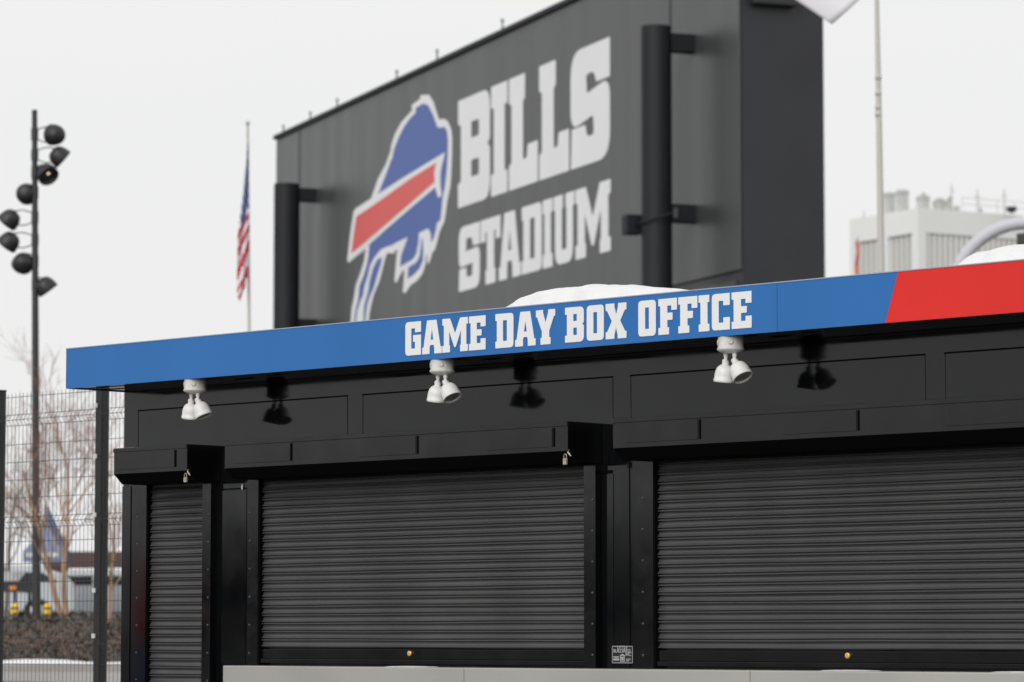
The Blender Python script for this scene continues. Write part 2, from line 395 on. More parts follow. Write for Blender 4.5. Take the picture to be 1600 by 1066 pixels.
text_part('LITTLE', pa+Wp*.5, pb-Hp*.20, .026, 'nameplate_lettering', NP, -.0130, 'plw', Wp*.46)
text_part('BUILDINGS,', pa+Wp*.5, pb-Hp*.385, .026, 'nameplate_lettering', NP, -.0130, 'plw', Wp*.84)
text_part('INC.', pa+Wp*.79, pb-Hp*.57, .026, 'nameplate_lettering', NP, -.0130, 'plw', Wp*.28)

# slab lettering: glyphs in a unit box, (x, y[, corner radius in letter heights])
r_ = .13
G = {
'G': [[(1,0),(1,.60),(.50,.60),(.50,.40),(.62,.40),(.62,.2),(.38,.2),(.38,.80),(.62,.80),(.62,.68),(1,.68),(1,1),(0,1,r_),(0,0,r_)]],
'A': [[(0,0),(.38,0),(.38,.17),(.41,.26),(.59,.26),(.62,.17),(.62,0),(1,0),(1,.2),(.93,.2),(.73,1),(.25,1),(.07,.2),(0,.2)],[(.43,.42),(.57,.42),(.5,.73)]],
'M': [[(0,0),(.3,0),(.3,.2),(.27,.2),(.27,.62),(.47,.14),(.53,.14),(.73,.62),(.73,.2),(.70,.2),(.7,0),(1,0),(1,.2),(.94,.2),(.94,.8),(1,.8),(1,1),(.70,1),(.5,.55),(.30,1),(0,1),(0,.8),(.06,.8),(.06,.2),(0,.2)]],
'E': [[(0,0),(1,0),(1,.33),(.7,.33),(.7,.2),(.47,.2),(.47,.42),(.76,.42),(.76,.6),(.47,.6),(.47,.8),(.7,.8),(.7,.68),(1,.68),(1,1),(0,1),(0,.8),(.1,.8),(.1,.2),(0,.2)]],
'D': [[(0,0),(1,0,r_),(1,1,r_),(0,1),(0,.8),(.08,.8),(.08,.2),(0,.2)],[(.42,.2),(.64,.2),(.64,.8),(.42,.8)]],
'Y': [[(.24,0),(.76,0),(.76,.2),(.69,.2),(.69,.38),(.94,.8),(1,.8),(1,1),(.64,1),(.64,.92),(.5,.63),(.37,.92),(.37,1),(0,1),(0,.8),(.06,.8),(.31,.38),(.31,.2),(.24,.2)]],
'B': [[(0,0),(1,0,.17),(1,.47,.08),(.90,.505),(1,.54,.08),(1,1,.17),(0,1),(0,.8),(.1,.8),(.1,.2),(0,.2)],[(.44,.2),(.63,.2),(.63,.41),(.44,.41)],[(.44,.6),(.63,.6),(.63,.8),(.44,.8)]],
'O': [[(0,0,r_),(1,0,r_),(1,1,r_),(0,1,r_)],[(.39,.2),(.61,.2),(.61,.8),(.39,.8)]],
'X': [[(0,0),(.42,0),(.42,.10),(.5,.32),(.58,.10),(.58,0),(1,0),(1,.2),(.93,.2),(.70,.5),(.93,.8),(1,.8),(1,1),(.6,1),(.6,.90),(.51,.68),(.42,.90),(.42,1),(0,1),(0,.8),(.07,.8),(.30,.5),(.07,.2),(0,.2)]],
'F': [[(0,0),(.57,0),(.57,.2),(.48,.2),(.48,.4),(.76,.4),(.76,.6),(.48,.6),(.48,.8),(.7,.8),(.7,.67),(1,.67),(1,1),(0,1),(0,.8),(.1,.8),(.1,.2),(0,.2)]],
'I': [[(0,0),(1,0),(1,.2),(.83,.2),(.83,.8),(1,.8),(1,1),(0,1),(0,.8),(.17,.8),(.17,.2),(0,.2)]],
'C': [[(1,0),(1,.34),(.64,.34),(.64,.2),(.38,.2),(.38,.8),(.64,.8),(.64,.67),(1,.67),(1,1),(0,1,r_),(0,0,r_)]],
'L': [[(0,0),(1,0),(1,.36),(.66,.36),(.62,.24,.03),(.49,.24,.03),(.49,.76),(.56,.78),(.56,1),(0,1),(0,.78),(.09,.76),(.09,.24),(0,.22)]],
'b': [[(0,0),(1,0,.17),(1,.47,.08),(.92,.505),(1,.54,.08),(1,1,.17),(0,1),(0,.78),(.09,.76),(.09,.24),(0,.22)],[(.42,.25),(.66,.25,.03),(.66,.405,.03),(.42,.405)],[(.42,.61),(.66,.61,.03),(.66,.76,.03),(.42,.76)]],
's': [[(0,0),(1,0,.24),(1,.67,.18),(.42,.60,.03),(.40,.765,.05),(.60,.765,.05),(.66,.67),(1,.67),(1,1),(0,1,.24),(0,.33,.18),(.58,.40,.03),(.60,.235,.05),(.42,.235,.05),(.38,.34),(.03,.34)]],
'S': [[(0,0),(1,0,.22),(1,.635,.16),(.34,.60,.02),(.36,.80,.05),(.62,.80,.05),(.68,.66),(1,.66),(1,1),(0,1,.22),(0,.365,.16),(.66,.40,.02),(.64,.20,.05),(.38,.20,.05),(.36,.35),(.03,.35)]],
'T': [[(.25,0),(.75,0),(.75,.22),(.68,.22),(.68,.8),(.76,.8),(.76,.66),(1,.66),(1,1),(0,1),(0,.66),(.24,.66),(.24,.8),(.32,.8),(.32,.22),(.25,.22)]],
'U': [[(0,1),(0,.8),(.07,.8),(.07,0,.22),(.93,0,.22),(.93,.8),(1,.8),(1,1),(.58,1),(.58,.8),(.62,.8),(.62,.2,.05),(.40,.2,.05),(.40,.8),(.45,.8),(.45,1)]],
}
def fillet(c, x0, x1, z0, z1, rx=1.0, small=.012):
    P = [Vector((x0+(x1-x0)*p[0], z0+(z1-z0)*p[1])) for p in c]; n = len(P); out = []
    H = z1-z0
    for i in range(n):
        r = (c[i][2] if len(c[i]) > 2 else small)*H
        p = P[i]; a = P[i-1]-p; b = P[(i+1) % n]-p
        ra, rb = min(r, a.length*.48), min(r, b.length*.48)
        rr = min(ra, rb); A = p+a.normalized()*rr; B = p+b.normalized()*min(r*1.0, b.length*.48) if False else p+b.normalized()*rr
        k = 6 if len(c[i]) > 2 else 2
        for j in range(k+1):
            t = j/k; out.append((A*(1-t)**2 + p*2*t*(1-t) + B*t*t))
    return out
def lettering(fr, off, spans, ztop, zbot, name, m, parent, ext, y, py=520):
    for ch, a, b in spans:
        cs = []
        x0, x1 = fr.x(a, off, py), fr.x(b, off, py)
        for c in G[ch]: cs.append(fillet(c, x0, x1, zbot, ztop))
        y += ext*.02
        curve_part(poly_curve(name, cs, ext), name, m, parent, y)
lz1 = (K.at(658.4, 502.9, -OVR)[1] + K.at(1174, 453.6, -OVR)[1])/2
lz0 = (K.at(658.4, 555.2, -OVR)[1] + K.at(1175, 511, -OVR)[1])/2
GM = [('G',634,658.4),('A',660.3,690.9),('M',691.8,731.6),('E',733.4,759.3),('D',774.7,802.8),('A',805.6,837.5),('Y',838,868),
      ('B',883.5,912.8),('O',917.4,944),('X',947,979.4),('O',998,1025.3),('F',1029.4,1058.4),('F',1060.6,1090.4),('I',1092.4,1109),('C',1113,1141),('E',1144,1175)]
lettering(K, -OVR, GM, lz1, lz0, 'letter', 'white', KT, .001, -OVR-.0025)

# twin floodlights under the eave
def floodlight(px, label, a1, a2):
    x = K.at(px, 600, -.33)[0]; p = K.o + K.u*x + K.w*(-.33)
    t = thing('twin_floodlight', label, 'floodlight', (p.x, p.y, zb+.006), K.rot, 'white twin floodlights under the eave')
    b = MB(); b.lathe((0, 0, -.002), (0, 0, -1), [(0, .0001), (0, .064), (.004, .067), (.062, .067), (.064, .071), (.072, .071), (.083, .055), (.090, .036), (.091, .0001)], 28)
    for q in (-2.3, -.85): b.lathe((.0665*math.cos(q), .0665*math.sin(q), -.036), (math.cos(q), math.sin(q), 0), [(0, .0001), (0, .015), (.0035, .014), (.0035, .006), (.002, .0001)], 12)
    b.build('mounting_box', 'boxw', t)
    b = MB(); b.lathe((0, -.02, -.0885), (0, 0, -1), [(0, .0001), (0, .006), (.004, .005), (.005, .0001)], 8); b.build('screw', 'brass', t)
    for sgn, ax in ((-1, a1), (1, a2)):
        ax = Vector(ax).normalized(); base = Vector((sgn*.029, -.004, -.088)); kn = base + Vector((sgn*.002, 0, -.044))
        h = MB(); hp = kn - ax*.004
        prof = [(0, .0001), (0, .014), (.008, .019), (.016, .021), (.022, .019), (.026, .028), (.034, .039), (.046, .0475), (.062, .053), (.084, .0565), (.106, .0565), (.108, .0595), (.124, .0595), (.126, .057), (.122, .052), (.116, .051)]
        prof = [(a*.90, r*.92) for a, r in prof]; h.lathe(hp, ax, prof, 28); hd = h.build('lamp_head', 'lampw', t)
        g = MB(); g.lathe(hp, ax, [(.1045, .048), (.106, .03), (.107, .0001)], 24); g.build('lens', 'lens', hd)
        n = MB(); n.tube([base, base+(kn-base)*.45], .0125, 12); n.tube([base+(kn-base)*.45, kn], [.010, .0085], 12)
        n.lathe(kn + Vector((0, -.016, 0)), (0, 1, 0), [(0, .0001), (0, .012), (.032, .012), (.032, .0001)], 12); n.build('swivel_arm', 'lampw', t)
floodlight(305, 'white twin floodlight nearest the left end of the blue roof edge', (-.20, .12, -1), (.40, .18, -1))
floodlight(691, 'white twin floodlight hanging under the word GAME', (-.18, .05, -1), (.62, .00, -1))
floodlight(1142, 'white twin floodlight hanging under the end of the word OFFICE', (-.15, .02, -1), (.66, -.03, -1))

# padlocks hanging below the hood ends
def padlock(px, py, label, s):
    x, z = K.at(px, py, -.262); p = K.o + K.u*x + K.w*(-.262)
    t = thing('padlock', label, 'padlock', (p.x, p.y, z), K.rot, 'small padlocks under the shutter hoods'); t.scale = (.72, .72, .72)
    b = MB(); b.tube([(0, 0, .045), (.008, 0, .03), (.02, 0, .018), (.034, 0, .004)], [.006, .009, .008, .004], 8); b.tube([(-.006, 0, .046), (.012, 0, .052)], .006, 8)
    b.build('hasp', 'lock', t)
    pts = [(-.026+.014*math.cos(q), 0, .006+.018*math.sin(q)) for q in [math.pi*k/8 for k in range(9)]]
    b = MB(); b.tube([(-.012, 0, -.012)] + pts + [(-.04, 0, -.012)], .0035, 8); b.build('shackle', 'lock', t)
    b = MB(); b.box(-.043, -.008, -.010, .010, -.052*s, -.010); b.build('lock_body', mat('lock_body', (.42, .37, .30), .45, metal=.3, var=.35, vscale=80), t, bevel=.004)
padlock(293, 744, 'small weathered padlock hanging under the hood of the narrow shutter', 1.0)
padlock(887, 714, 'small weathered padlock hanging under the right end of the middle hood', 1.15)
x, z = K.at(378, 761, -.01)
b = MB(); b.lathe((x, -.008, z+.018), (0, 0, -1), [(0, .0005), (.012, .004), (.026, .006), (.036, .002), (.038, .0001)], 8); b.build('paint_drip', 'white', KT)

# snow on the roof
def mound(name, label, fr_x0, fr_x1, hfun, y0, y1, zbase, parentframe, group=None, nx=110, ny=16):
    b = MB(); vs = []
    L = fr_x1-fr_x0
    for j in range(ny+1):
        q = j/ny
        for i in range(nx+1):
            s = i/nx
            v = 1-abs(2*q-1)**2.6
            h = hfun(s)*max(v, 0)**.5
            wob = .012*math.sin(s*23+q*7)+.008*math.sin(s*51+q*13)
            vs.append((fr_x0+L*s, y0+(y1-y0)*q + wob*(0 if j in (0, ny) else 1), zbase + h*(1+.022*math.sin(s*31+q*5)+.016*math.sin(s*67)+.01*math.sin(s*149+q*11)) - (.003 if h < .001 else 0)))
    m_ = nx+1
    b.add(vs, [(j*m_+i, j*m_+i+1, (j+1)*m_+i+1, (j+1)*m_+i) for j in range(ny) for i in range(nx)], 0, True)
    b.add([(fr_x0, y0, zbase-.004), (fr_x1, y0, zbase-.004), (fr_x1, y1, zbase-.004), (fr_x0, y1, zbase-.004)], [(0, 1, 2, 3)])
    ob = b.build(name, 'snow', None); ob.location = (K.o.x, K.o.y, 0); ob.rotation_euler = (0, 0, K.rot)
    return tag(ob, label, 'snow', group)
def interp(P, s):
    s = min(max(s, 0), P[-1][0])
    for (a, u), (c, v) in zip(P, P[1:]):
        if s <= c: t = (s-a)/(c-a); t = t*t*(3-2*t)*.4+t*.6; return u+(v-u)*t
    return 0
prof1 = lambda s: 1.15*interp([(0, 0), (.012, .040), (.05, .068), (.12, .086), (.24, .094), (.38, .093), (.51, .085), (.7, .057), (.86, .031), (.95, .014), (1, 0)], s)
prof2 = lambda s: 1.35*interp([(0, 0), (.006, .034), (.02, .058), (.045, .068), (.10, .072), (.2, .081), (.5, .092), (.9, .08), (.97, .05), (1, 0)], s)
YS = -OVR+.03
mound('snow_mound', 'smooth white snow mound on the roof above the words DAY BOX OFFICE', K.at(785, 480, YS)[0], K.at(1070, 456, YS)[0], prof1, YS, YS+.55, zt+.007, K, 'snow mounds on the kiosk roof')
xx0 = K.at(1490, 415, YS)[0]
mound('snow_mound', 'white snow mound on the roof above the red roof edge', xx0, LW-.3, prof2, YS, YS+.8, zt+.007, K, 'snow mounds on the kiosk roof')
for a, c, lab in ((604, 669, 'thin ice strip on the steel counter under the middle shutter lock'), (1280, 1358, 'thin ice strip on the steel counter under the right shutter lock'), (1545, 1640, 'thin ice strip on the steel counter at the right edge of the photo')):
    mound('ice_strip', lab, K.x(a, -.2), K.x(c, -.2), lambda s: .005*math.sin(math.pi*min(1, max(0, s)))**.4, -.235, -.10, zc+.001, K, 'ice strips on the counter', 14, 6)

# ------------------------------------------------------------------ the big sign
PS = W(431, 300, 142.0)
S = Frame(PS, (.347, -.9379))
xe = S.x(1156, 0, 250)
zt_s = S.at(431, 218)[1]; zt_s = (zt_s + S.at(905, 0)[1])/2
zl = S.at(1160, 421)[1]
gs = 1.34
ST = thing('stadium_sign', 'huge dark grey sign structure with a buffalo emblem and large white lettering', 'sign', (S.o.x, S.o.y, 0), S.rot)
DS = 2.62
b = MB(); b.box(.15, xe-.02, .07, DS-.02, gs-.1, zt_s-.2); b.build('sign_core', 'signs', ST)
b = MB(); b.box(xe-.019, xe+.02, .065, DS, zl-3.2, zt_s+.1); b.build('side_panel', 'signs', ST)
b = MB(); b.box(-.05, xe+.03, -.12, DS, zt_s+.002, zt_s+.16); b.build('coping', 'colm', ST)
b = MB(); b.box(.2, xe-.4, .03, .0699, zl-3.5, zl-.25); b.build('lower_skirt', 'sign', ST)
b = MB(); b.box(0, xe, 0, .06, zl, zt_s)
b.build('sign_face', 'sign', ST, bevel=.03)
for px in (468, 1048): x = S.x(px, 0, 200); boxes([(x-.05, x+.05, -.012, -.002, zl, zt_s)], 'face_seam', 'signseam', ST)
for px, h in ((443, .32), (485, .34), (527, .36), (620, .36), (683, .42), (785, .4)):
    x = S.x(px, 0, 150); b = MB(); b.tube([(x, 0, zt_s+.15), (x, 0, zt_s+.15+h)], .03, 6); b.tube([(x, -.05, zt_s+.15+h*.85), (x, .05, zt_s+.15+h*.85)], .03, 6)
    b.build('rooftop_post', 'colm', ST)
# round columns standing before the face, with brackets
def column(pxl, pxr, pytop, pyc, brk, nm):
    # distance before the face from the bracket length; cylinder seen between pxl and pxr
    off = -(nm)
    c = (pxl+pxr)/2; x, ztp = S.at(c, pytop, off)
    xl, _ = S.at(pxl, pyc, off); xr, _ = S.at(pxr, pyc, off)
    q = S.o + S.u*x + S.w*off; rad = (pxr-pxl)/2/F_PX*q.y
    b = MB(); b.tube([(x, off, gs-.2), (x, off, ztp)], rad, 32)
    for zz in [gs+3*k for k in range(1, 8)]:
        if zz < ztp: b.tube([(x, off, zz), (x, off, zz+.03)], rad*1.012, 32)
    o = b.build('column', 'colm', ST)
    for py in brk:
        z = S.at(c, py, off)[1]; h = .26
        k = MB(); k.box(x-.22, x+.22, off+rad*.8, .02, z-h, z+h); k.build('bracket', 'colm', o)
    return o, x, off, rad
c1, cx1, co1, cr1 = column(1001, 1049, 42, 200, (66, 333), 1.15)
c2, cx2, co2, cr2 = column(428, 468, 288, 400, (304, 508), 1.15)
z = S.at(990, 360, co1)[1]
b = MB(); xb = S.x(989, co1-.5, 360)
b.tube([(cx1+.3, co1-cr1-.05, z), (xb+.1, co1-.5, z)], .028, 6); b.tube([(cx1+.9, co1+.2, z+.25), (cx1+.3, co1-cr1-.06, z+.02)], .028, 6)
fl = b.build('lamp_arm', 'colm', ST)
b = MB(); b.box(xb-.2, xb+.2, co1-.78, co1-.28, z-.28, z+.30); b.build('sign_floodlight', 'colm', fl, bevel=.03)
b = MB(); b.tube([(cx1+.9, co1+.25, z+.08), (cx1+.9, co1+.25, z+.36)], .11, 8); b.build('camera_dome', 'black', fl)
q = Frame(S.o + S.u*xe, (S.w.x, S.w.y))
xa_, za_ = q.at(1172, 8, -.02); xb_, zb_ = q.at(1240, 8, -.02)
b = MB(); b.box(xe+.02, xe+.35, xa_, xb_, za_, za_+1.2); b.build('wall_box', 'black', ST, bevel=.03)

lt = [('b',715.8,765.5),('I',767.2,792.8),('L',795.2,840.3),('L',842.6,889),('s',891.6,953)]
zB1 = (S.at(715.8, 157)[1]+S.at(948, 61.5)[1])/2; zB0 = (S.at(717, 325.5)[1]+S.at(893.5, 265.3)[1])/2
print('BILLS z', S.at(715.8, 157)[1], S.at(948, 61.5)[1], S.at(717, 325.5)[1], S.at(893.5, 265.3)[1])
lettering(S, -.01, lt, zB1, zB0, 'sign_letter', 'sletter', ST, .003, -.008, 200)
lt = [('S',717,749.6),('T',751,782),('A',779.5,813.6),('D',815.2,846.4),('I',848,863.2),('U',865,897.4),('M',899.2,954)]
zS1 = (S.at(747, 347)[1]+S.at(953.6, 280)[1])/2; zS0 = (S.at(723, 455.7)[1]+S.at(953.6, 391)[1])/2
print('STADIUM z', S.at(747, 347)[1], S.at(953.6, 280)[1], S.at(723, 455.7)[1], S.at(953.6, 391)[1], 'top', S.at(431,218)[1], S.at(905,0)[1])
lettering(S, -.01, lt, zS1, zS0, 'sign_letter', 'sletter', ST, .003, -.008, 380)

# emblem traced in the plane of the sign
A = lambda p: (580+p[0]/5.607, 140+p[1]/5.607)
B_ = lambda p: (535+p[0]/5.922, 230+p[1]/5.922)
C_ = lambda p: (540+p[0]/6.6625, 350+p[1]/6.6625)
def tr(*seg):
    out = []
    for f, pts in seg: out += [S.at(*f(p), -.015) for p in pts]
    return out
white = tr((A, [(430,50),(505,46),(545,110),(568,190),(595,268),(625,255),(665,272),(697,340),(707,420),(707,520),(704,640),(698,770),(690,860),(668,960),(652,1066)]),
           (B_, [(958,580),(942,690),(908,760)]), (C_, [(975,90),(950,190),(925,275),(903,292),(880,370),(862,418),(848,400),(846,330),(838,300),(830,420),(795,525),(740,592),(680,632),(620,718),(594,715),(603,600),(612,480),(590,490),(552,560),(530,608),(507,602),(518,470),(530,330),(540,268),(520,275),(500,308),(430,303),(405,380),(352,590),(290,740),(262,850),(245,940),(238,1030),(250,1180),(30,1200),(45,1090),(62,880),(90,750),(105,640),(150,520),(190,390),(208,262),(90,355),(35,405),(15,385),(25,300)]),
           (B_, [(60,960),(105,600),(122,570),(262,480),(330,290),(400,160),(450,20)]), (A, [(170,505),(205,395),(260,290),(360,180),(352,140),(428,80)]))
bluep = tr((A, [(455,122),(500,140),(545,230),(578,328),(608,336),(640,325),(664,365),(672,450),(670,560),(660,720),(645,850),(625,950),(615,1066)]),
           (B_, [(915,600),(905,675),(872,705)]), (C_, [(940,60),(915,150),(893,195),(885,100),(862,45),(762,92),(757,200),(735,310),(700,368),(600,425),(567,448),(577,330),(600,265),(645,148),(630,142),(500,208),(480,225),(440,232),(370,262),(300,345),(255,430),(230,540),(195,650),(180,740),(150,810),(120,900),(108,1010),(105,1180),(80,1180),(90,1000),(103,890),(130,790),(142,650),(185,540),(215,450),(235,350),(248,215),(380,100)]),
           (B_, [(330,640),(290,500),(345,400),(395,270),(440,150),(450,110)]), (A, [(180,620),(200,520),(240,420),(290,320),(345,245),(388,205),(390,162)]))
leg2 = tr((C_, [(380,345),(365,420),(322,560),(290,670),(250,760),(222,850),(210,950),(204,1010),(202,1120),(190,1120),(186,960),(192,860),(215,770),(237,690),(248,600),(285,460),(330,370)]))
leg3 = tr((C_, [(790,150),(782,250),(768,340),(735,400),(652,452),(645,572),(710,528),(770,462),(803,385),(808,270),(800,150)]))
arrow = tr((B_, [(950,48),(938,110),(918,180),(908,260),(908,340),(920,450),(890,470),(868,400),(862,372),(620,575),(400,765),(235,905),(60,1058),(48,1040),(75,800),(105,600),(120,572),(260,480),(560,285),(850,110)]))
redp = tr((B_, [(872,142),(852,230),(857,322),(620,530),(400,720),(240,860),(85,985),(105,820),(132,642),(300,530),(620,300)]))
ES = curve_part(poly_curve('e', [white], .002), 'buffalo_emblem', 'sletter', ST, -.008)
for nme, pl, m_, yv in (('emblem_body', bluep, 'sblue', -.015), ('emblem_leg', leg2, 'sblue', -.015), ('emblem_leg', leg3, 'sblue', -.015), ('emblem_stripe_border', arrow, 'sletter', -.022), ('emblem_stripe', redp, 'sred', -.029)):
    curve_part(poly_curve('e', [pl], .002), nme, m_, ES, yv)

# ------------------------------------------------------------------ floodlight pole at the left
D = 66.0
base = W(57, 973, D); top = W(54, 172, D)
LP = thing('light_pole', 'tall black pole carrying eight round floodlights at the left of the photo', 'light pole', (base.x, base.y, base.z-.25))
rel = lambda p: Vector(p) - Vector(LP.location)
b = MB(); b.tube([rel(base)-Vector((0, 0, .2)), rel(top)], [.085, .052], 16); b.build('pole', 'black', LP)
b = MB(); b.tube([(0, 0, -.1), (0, 0, .22)], .11, 20); b.build('pole_base', 'black', LP)
lamps = [((88,211), (.75,.25,.35), 1), ((91,243), (.75,-.2,.28), 1), ((72,270), (.35,-.9,-.25), 0), ((40,302), (-.1,.95,-.2), 0),
         ((17,341), (-.6,.35,-.75), -1), ((16,376), (-.4,.3,-.85), -1), ((37,409), (-.3,.7,-.5), 0), ((70,446), (.8,.3,.30), 0)]
for k, ((px, py), sd_) in enumerate(zip([l[0] for l in lamps], [l[2] for l in lamps])):
    p = rel(W(px, py, D)); pp = rel(W(54 + 3*(py-172)/800, py, D))
    ax = Vector([(-.72,.62,.12), (.70,.25,-.60), (.38,-.45,-.50), (.15,.97,-.05), (-.62,.25,-.66), (-.60,.25,-.70), (-.40,.75,-.50), (.55,.20,-.75)][k]).normalized()
    b = MB(); o_ = p - ax*.10
    b.lathe(o_, ax, [(-.05, .0001), (-.047, .06), (-.03, .11), (0, .145), (.05, .175), (.12, .195), (.20, .205), (.23, .205), (.225, .19), (.17, .175), (.1, .1), (.08, .0001)], 24)
    hd = b.build('lamp_head', 'black', LP)
    b = MB(); b.lathe(o_, ax, [(.165, .168), (.178, .09), (.18, .0001)], 20); b.build('lamp_lens', 'dlens', hd)
    if k == 2: b = MB(); b.lathe(o_ + Vector((0, 0, .04)), ax, [(.18, .0001), (.18, .065), (.20, .06), (.21, .0001)], 16); b.build('lit_bulb', mat('warm_bulb', (.8, .6, .4), .3, emit=((1, .75, .45), 1.0)), hd)
    b = MB(); side = ax.cross(Vector((0, 0, 1))).normalized()
    b.tube([pp + Vector((0, 0, .09)), (pp*.5+p*.5)+Vector((0, -.02, .15)), p+Vector((0, 0, .13))], .012, 6)
    b.tube([pp + Vector((0, 0, -.07)), (pp*.55+p*.45)+Vector((0, -.02, -.14)), p+Vector((0, 0, -.12))], .012, 6)
    b.tube([pp + Vector((0, 0, -.1)), pp+Vector((0, 0, .12))], .07, 10); b.build('yoke', 'black', LP)

# ------------------------------------------------------------------ flags and poles
D = 80.0
base = W(393, 975, D); top = W(387, 196, D)
FP = thing('flagpole', 'slim pale flagpole with the furled striped flag, left of the big sign', 'flagpole', (base.x, base.y, base.z-.3))
b = MB(); b.tube([(0, 0, -.1), top-Vector(FP.location)], [.05, .028], 10); b.build('pole', 'pole', FP)
b = MB(); b.lathe(top-Vector(FP.location), (0, 0, 1), [(0, .0001), (.0, .03), (.05, .06), (.1, .03), (.12, .0001)], 10); b.build('finial', 'pole', FP)
def flag_us():
    pts_l = [(386,232),(384,260),(380,300),(376,335),(371,370),(371,400),(370,440),(371,462),(374,470)]
    pts_r = [(387,225),(388,260),(389,300),(389,335),(390,352),(390,380),(387,430),(383,450),(374,471)]
    n = 70; m = 10; vs = []
    def ip(P, t):
        k = t*(len(P)-1); i = min(int(k), len(P)-2); f = k-i
        return P[i][0]*(1-f)+P[i+1][0]*f, P[i][1]*(1-f)+P[i+1][1]*f
    for j in range(n+1):
        l, r = ip(pts_l, j/n), ip(pts_r, j/n)
        for i in range(m+1):
            s = i/m; dd = D - .12 + .10*math.sin(s*9+j*.13)
            p = W(l[0]*(1-s)+r[0]*s, l[1]*(1-s)+r[1]*s, dd); vs.append(p)
    b = MB(); fs = []; 
    b.v = [tuple(v) for v in vs]
    for j in range(n):
        for i in range(m):
            a = j*(m+1)+i; b.f.append([a, a+1, a+m+2, a+m+1]); b.sm.append(True)
            s = i/m; q = j/n
            if q < .42 and not (q > .33 and s > .6): mi = 0 if (i*3+j) % 4 else 1
            else: mi = 2 if ((j + i*.75)//4) % 2 == 0 else 1
            b.mi.append(mi)
    o = b.build('striped_flag', [mat('flag_blue', (.07, .11, .33), .9), 'flagw', mat('flag_red', (.62, .06, .08), .9)])
    s_ = o.modifiers.new('cloth', 'SOLIDIFY'); s_.thickness = .004
    tag(o, 'red, white and blue striped flag hanging furled against the slim pole', 'flag')
flag_us()
D = 60.0
base = W(1379, 975, D); top = W(1362, -420, D)
FQ = thing('flagpole', 'thick pale flagpole at the right in front of the white tower building', 'flagpole', (base.x, base.y, base.z-.3))
L0 = Vector(FQ.location)
b = MB(); b.tube([(0, 0, -.1), W(1377, 420, D)-L0, W(1373.5, 190, D)-L0, W(1370, 0, D)-L0, top-L0], [.070, .060, .051, .038, .03], 16); b.build('pole', 'pole', FQ)
b = MB()
for y_ in (125, 150, 172, 183): p = W(1372.3, y_, D)-L0; b.lathe(p, (0, 0, 1), [(0, .0001), (0, .052), (.05, .056), (.1, .052), (.1, .0001)], 12)
b.build('halyard_fitting', 'pole', FQ)
b = MB(); m, n = 24, 16; vs = []
P00, P10, P01, P11 = (1364,-240), (1150,-62), (1368,-26), (1300,38)
for j in range(n+1):
    for i in range(m+1):
        s, t = i/m, j/n
        x = (P00[0]*(1-s)+P10[0]*s)*(1-t) + (P01[0]*(1-s)+P11[0]*s)*t
        y = (P00[1]*(1-s)+P10[1]*s)*(1-t) + (P01[1]*(1-s)+P11[1]*s)*t + 14*math.sin(math.pi*s)*(1-t)
        y += 2*math.sin(math.pi*s)*t
        vs.append(W(x, y, D + .07*math.sin(s*5+t*2)*s))
m1 = m+1
b.add(vs, [(j*m1+i, j*m1+i+1, (j+1)*m1+i+1, (j+1)*m1+i) for j in range(n) for i in range(m)], 0, True)
o = b.build('white_flag', 'flagw'); md = o.modifiers.new('cloth', 'SOLIDIFY'); md.thickness = .006
tag(o, 'white flag whose lower corner hangs into the top right beside the big sign', 'flag')

# ------------------------------------------------------------------ tower building at the right
cor = W(1437, 600, 250.0)
ztw = W(1437, 325, 250.0).z
T = thing('tower_building', 'pale concrete tower building with ribbed panels and roof equipment at the right', 'building', (cor.x, cor.y, 0))
ul, ur = Vector((-.5, .866, 0)), Vector((.866, .5, 0))
T.rotation_euler = (0, 0, math.atan2(.5, .866))
# local: x along the right face, y along the left face (away)
LX, LY = 26.0, 8.4
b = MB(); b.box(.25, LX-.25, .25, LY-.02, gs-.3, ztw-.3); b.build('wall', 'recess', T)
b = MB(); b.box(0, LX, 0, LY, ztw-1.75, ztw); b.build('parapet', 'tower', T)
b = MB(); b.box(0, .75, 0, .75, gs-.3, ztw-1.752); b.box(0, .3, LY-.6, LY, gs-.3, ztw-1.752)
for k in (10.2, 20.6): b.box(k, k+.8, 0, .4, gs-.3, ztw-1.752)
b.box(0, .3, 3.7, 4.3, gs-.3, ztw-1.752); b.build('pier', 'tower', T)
b = MB()
y_ = .95
while y_ < LY-.7:
    if not 3.5 < y_ < 4.4: b.box(.12, .26, y_, y_+.10, gs-.3, ztw-1.753)
    y_ += .62
x_ = .95
while x_ < LX:
    if not (10 < x_ < 11.1 or 20.3 < x_ < 21.6): b.box(x_, x_+.22, .08, .26, gs-.3, ztw-1.753)
    x_ += .48
b.build('facade_rib', 'rib', T)
eq = [(1391,1404,300,-1),(1411,1425,296,-1),(1443,1458,305,1),(1464,1470,313,1),(1470,1480,309,1),(1487,1491,306,1),(1550,1553,322,1),(1446,1450,300,1),(1474,1478,316,1),(1481,1485,312,1),(1497,1503,321,1)]
for k, (a, c, yt, sgn) in enumerate(eq):
    dd = 250+.866*max(0, (1437-a)/105*8.35)+(2.2 if a < 1437 else 2.0)
    pA, pC, = W(a, yt, dd), W(c, yt, dd)
    M_ = Matrix.Rotation(-T.rotation_euler[2], 4, 'Z')
    la, lc = M_ @ (pA-Vector((cor.x, cor.y, 0))), M_ @ (pC-Vector((cor.x, cor.y, 0)))
    wd = (lc-la).length; cxm = (la+lc)/2
    b = MB(); b.box(cxm.x-wd/2, cxm.x+wd/2, max(.3, cxm.y+.3), max(.3, cxm.y+.3)+wd, ztw, pA.z)
    b.box(cxm.x-wd/2-.05, cxm.x+wd/2+.05, max(.3, cxm.y+.3)-.05, max(.3, cxm.y+.3)+wd+.05, pA.z-.25, pA.z-.15); b.build('roof_unit', 'equip', T)
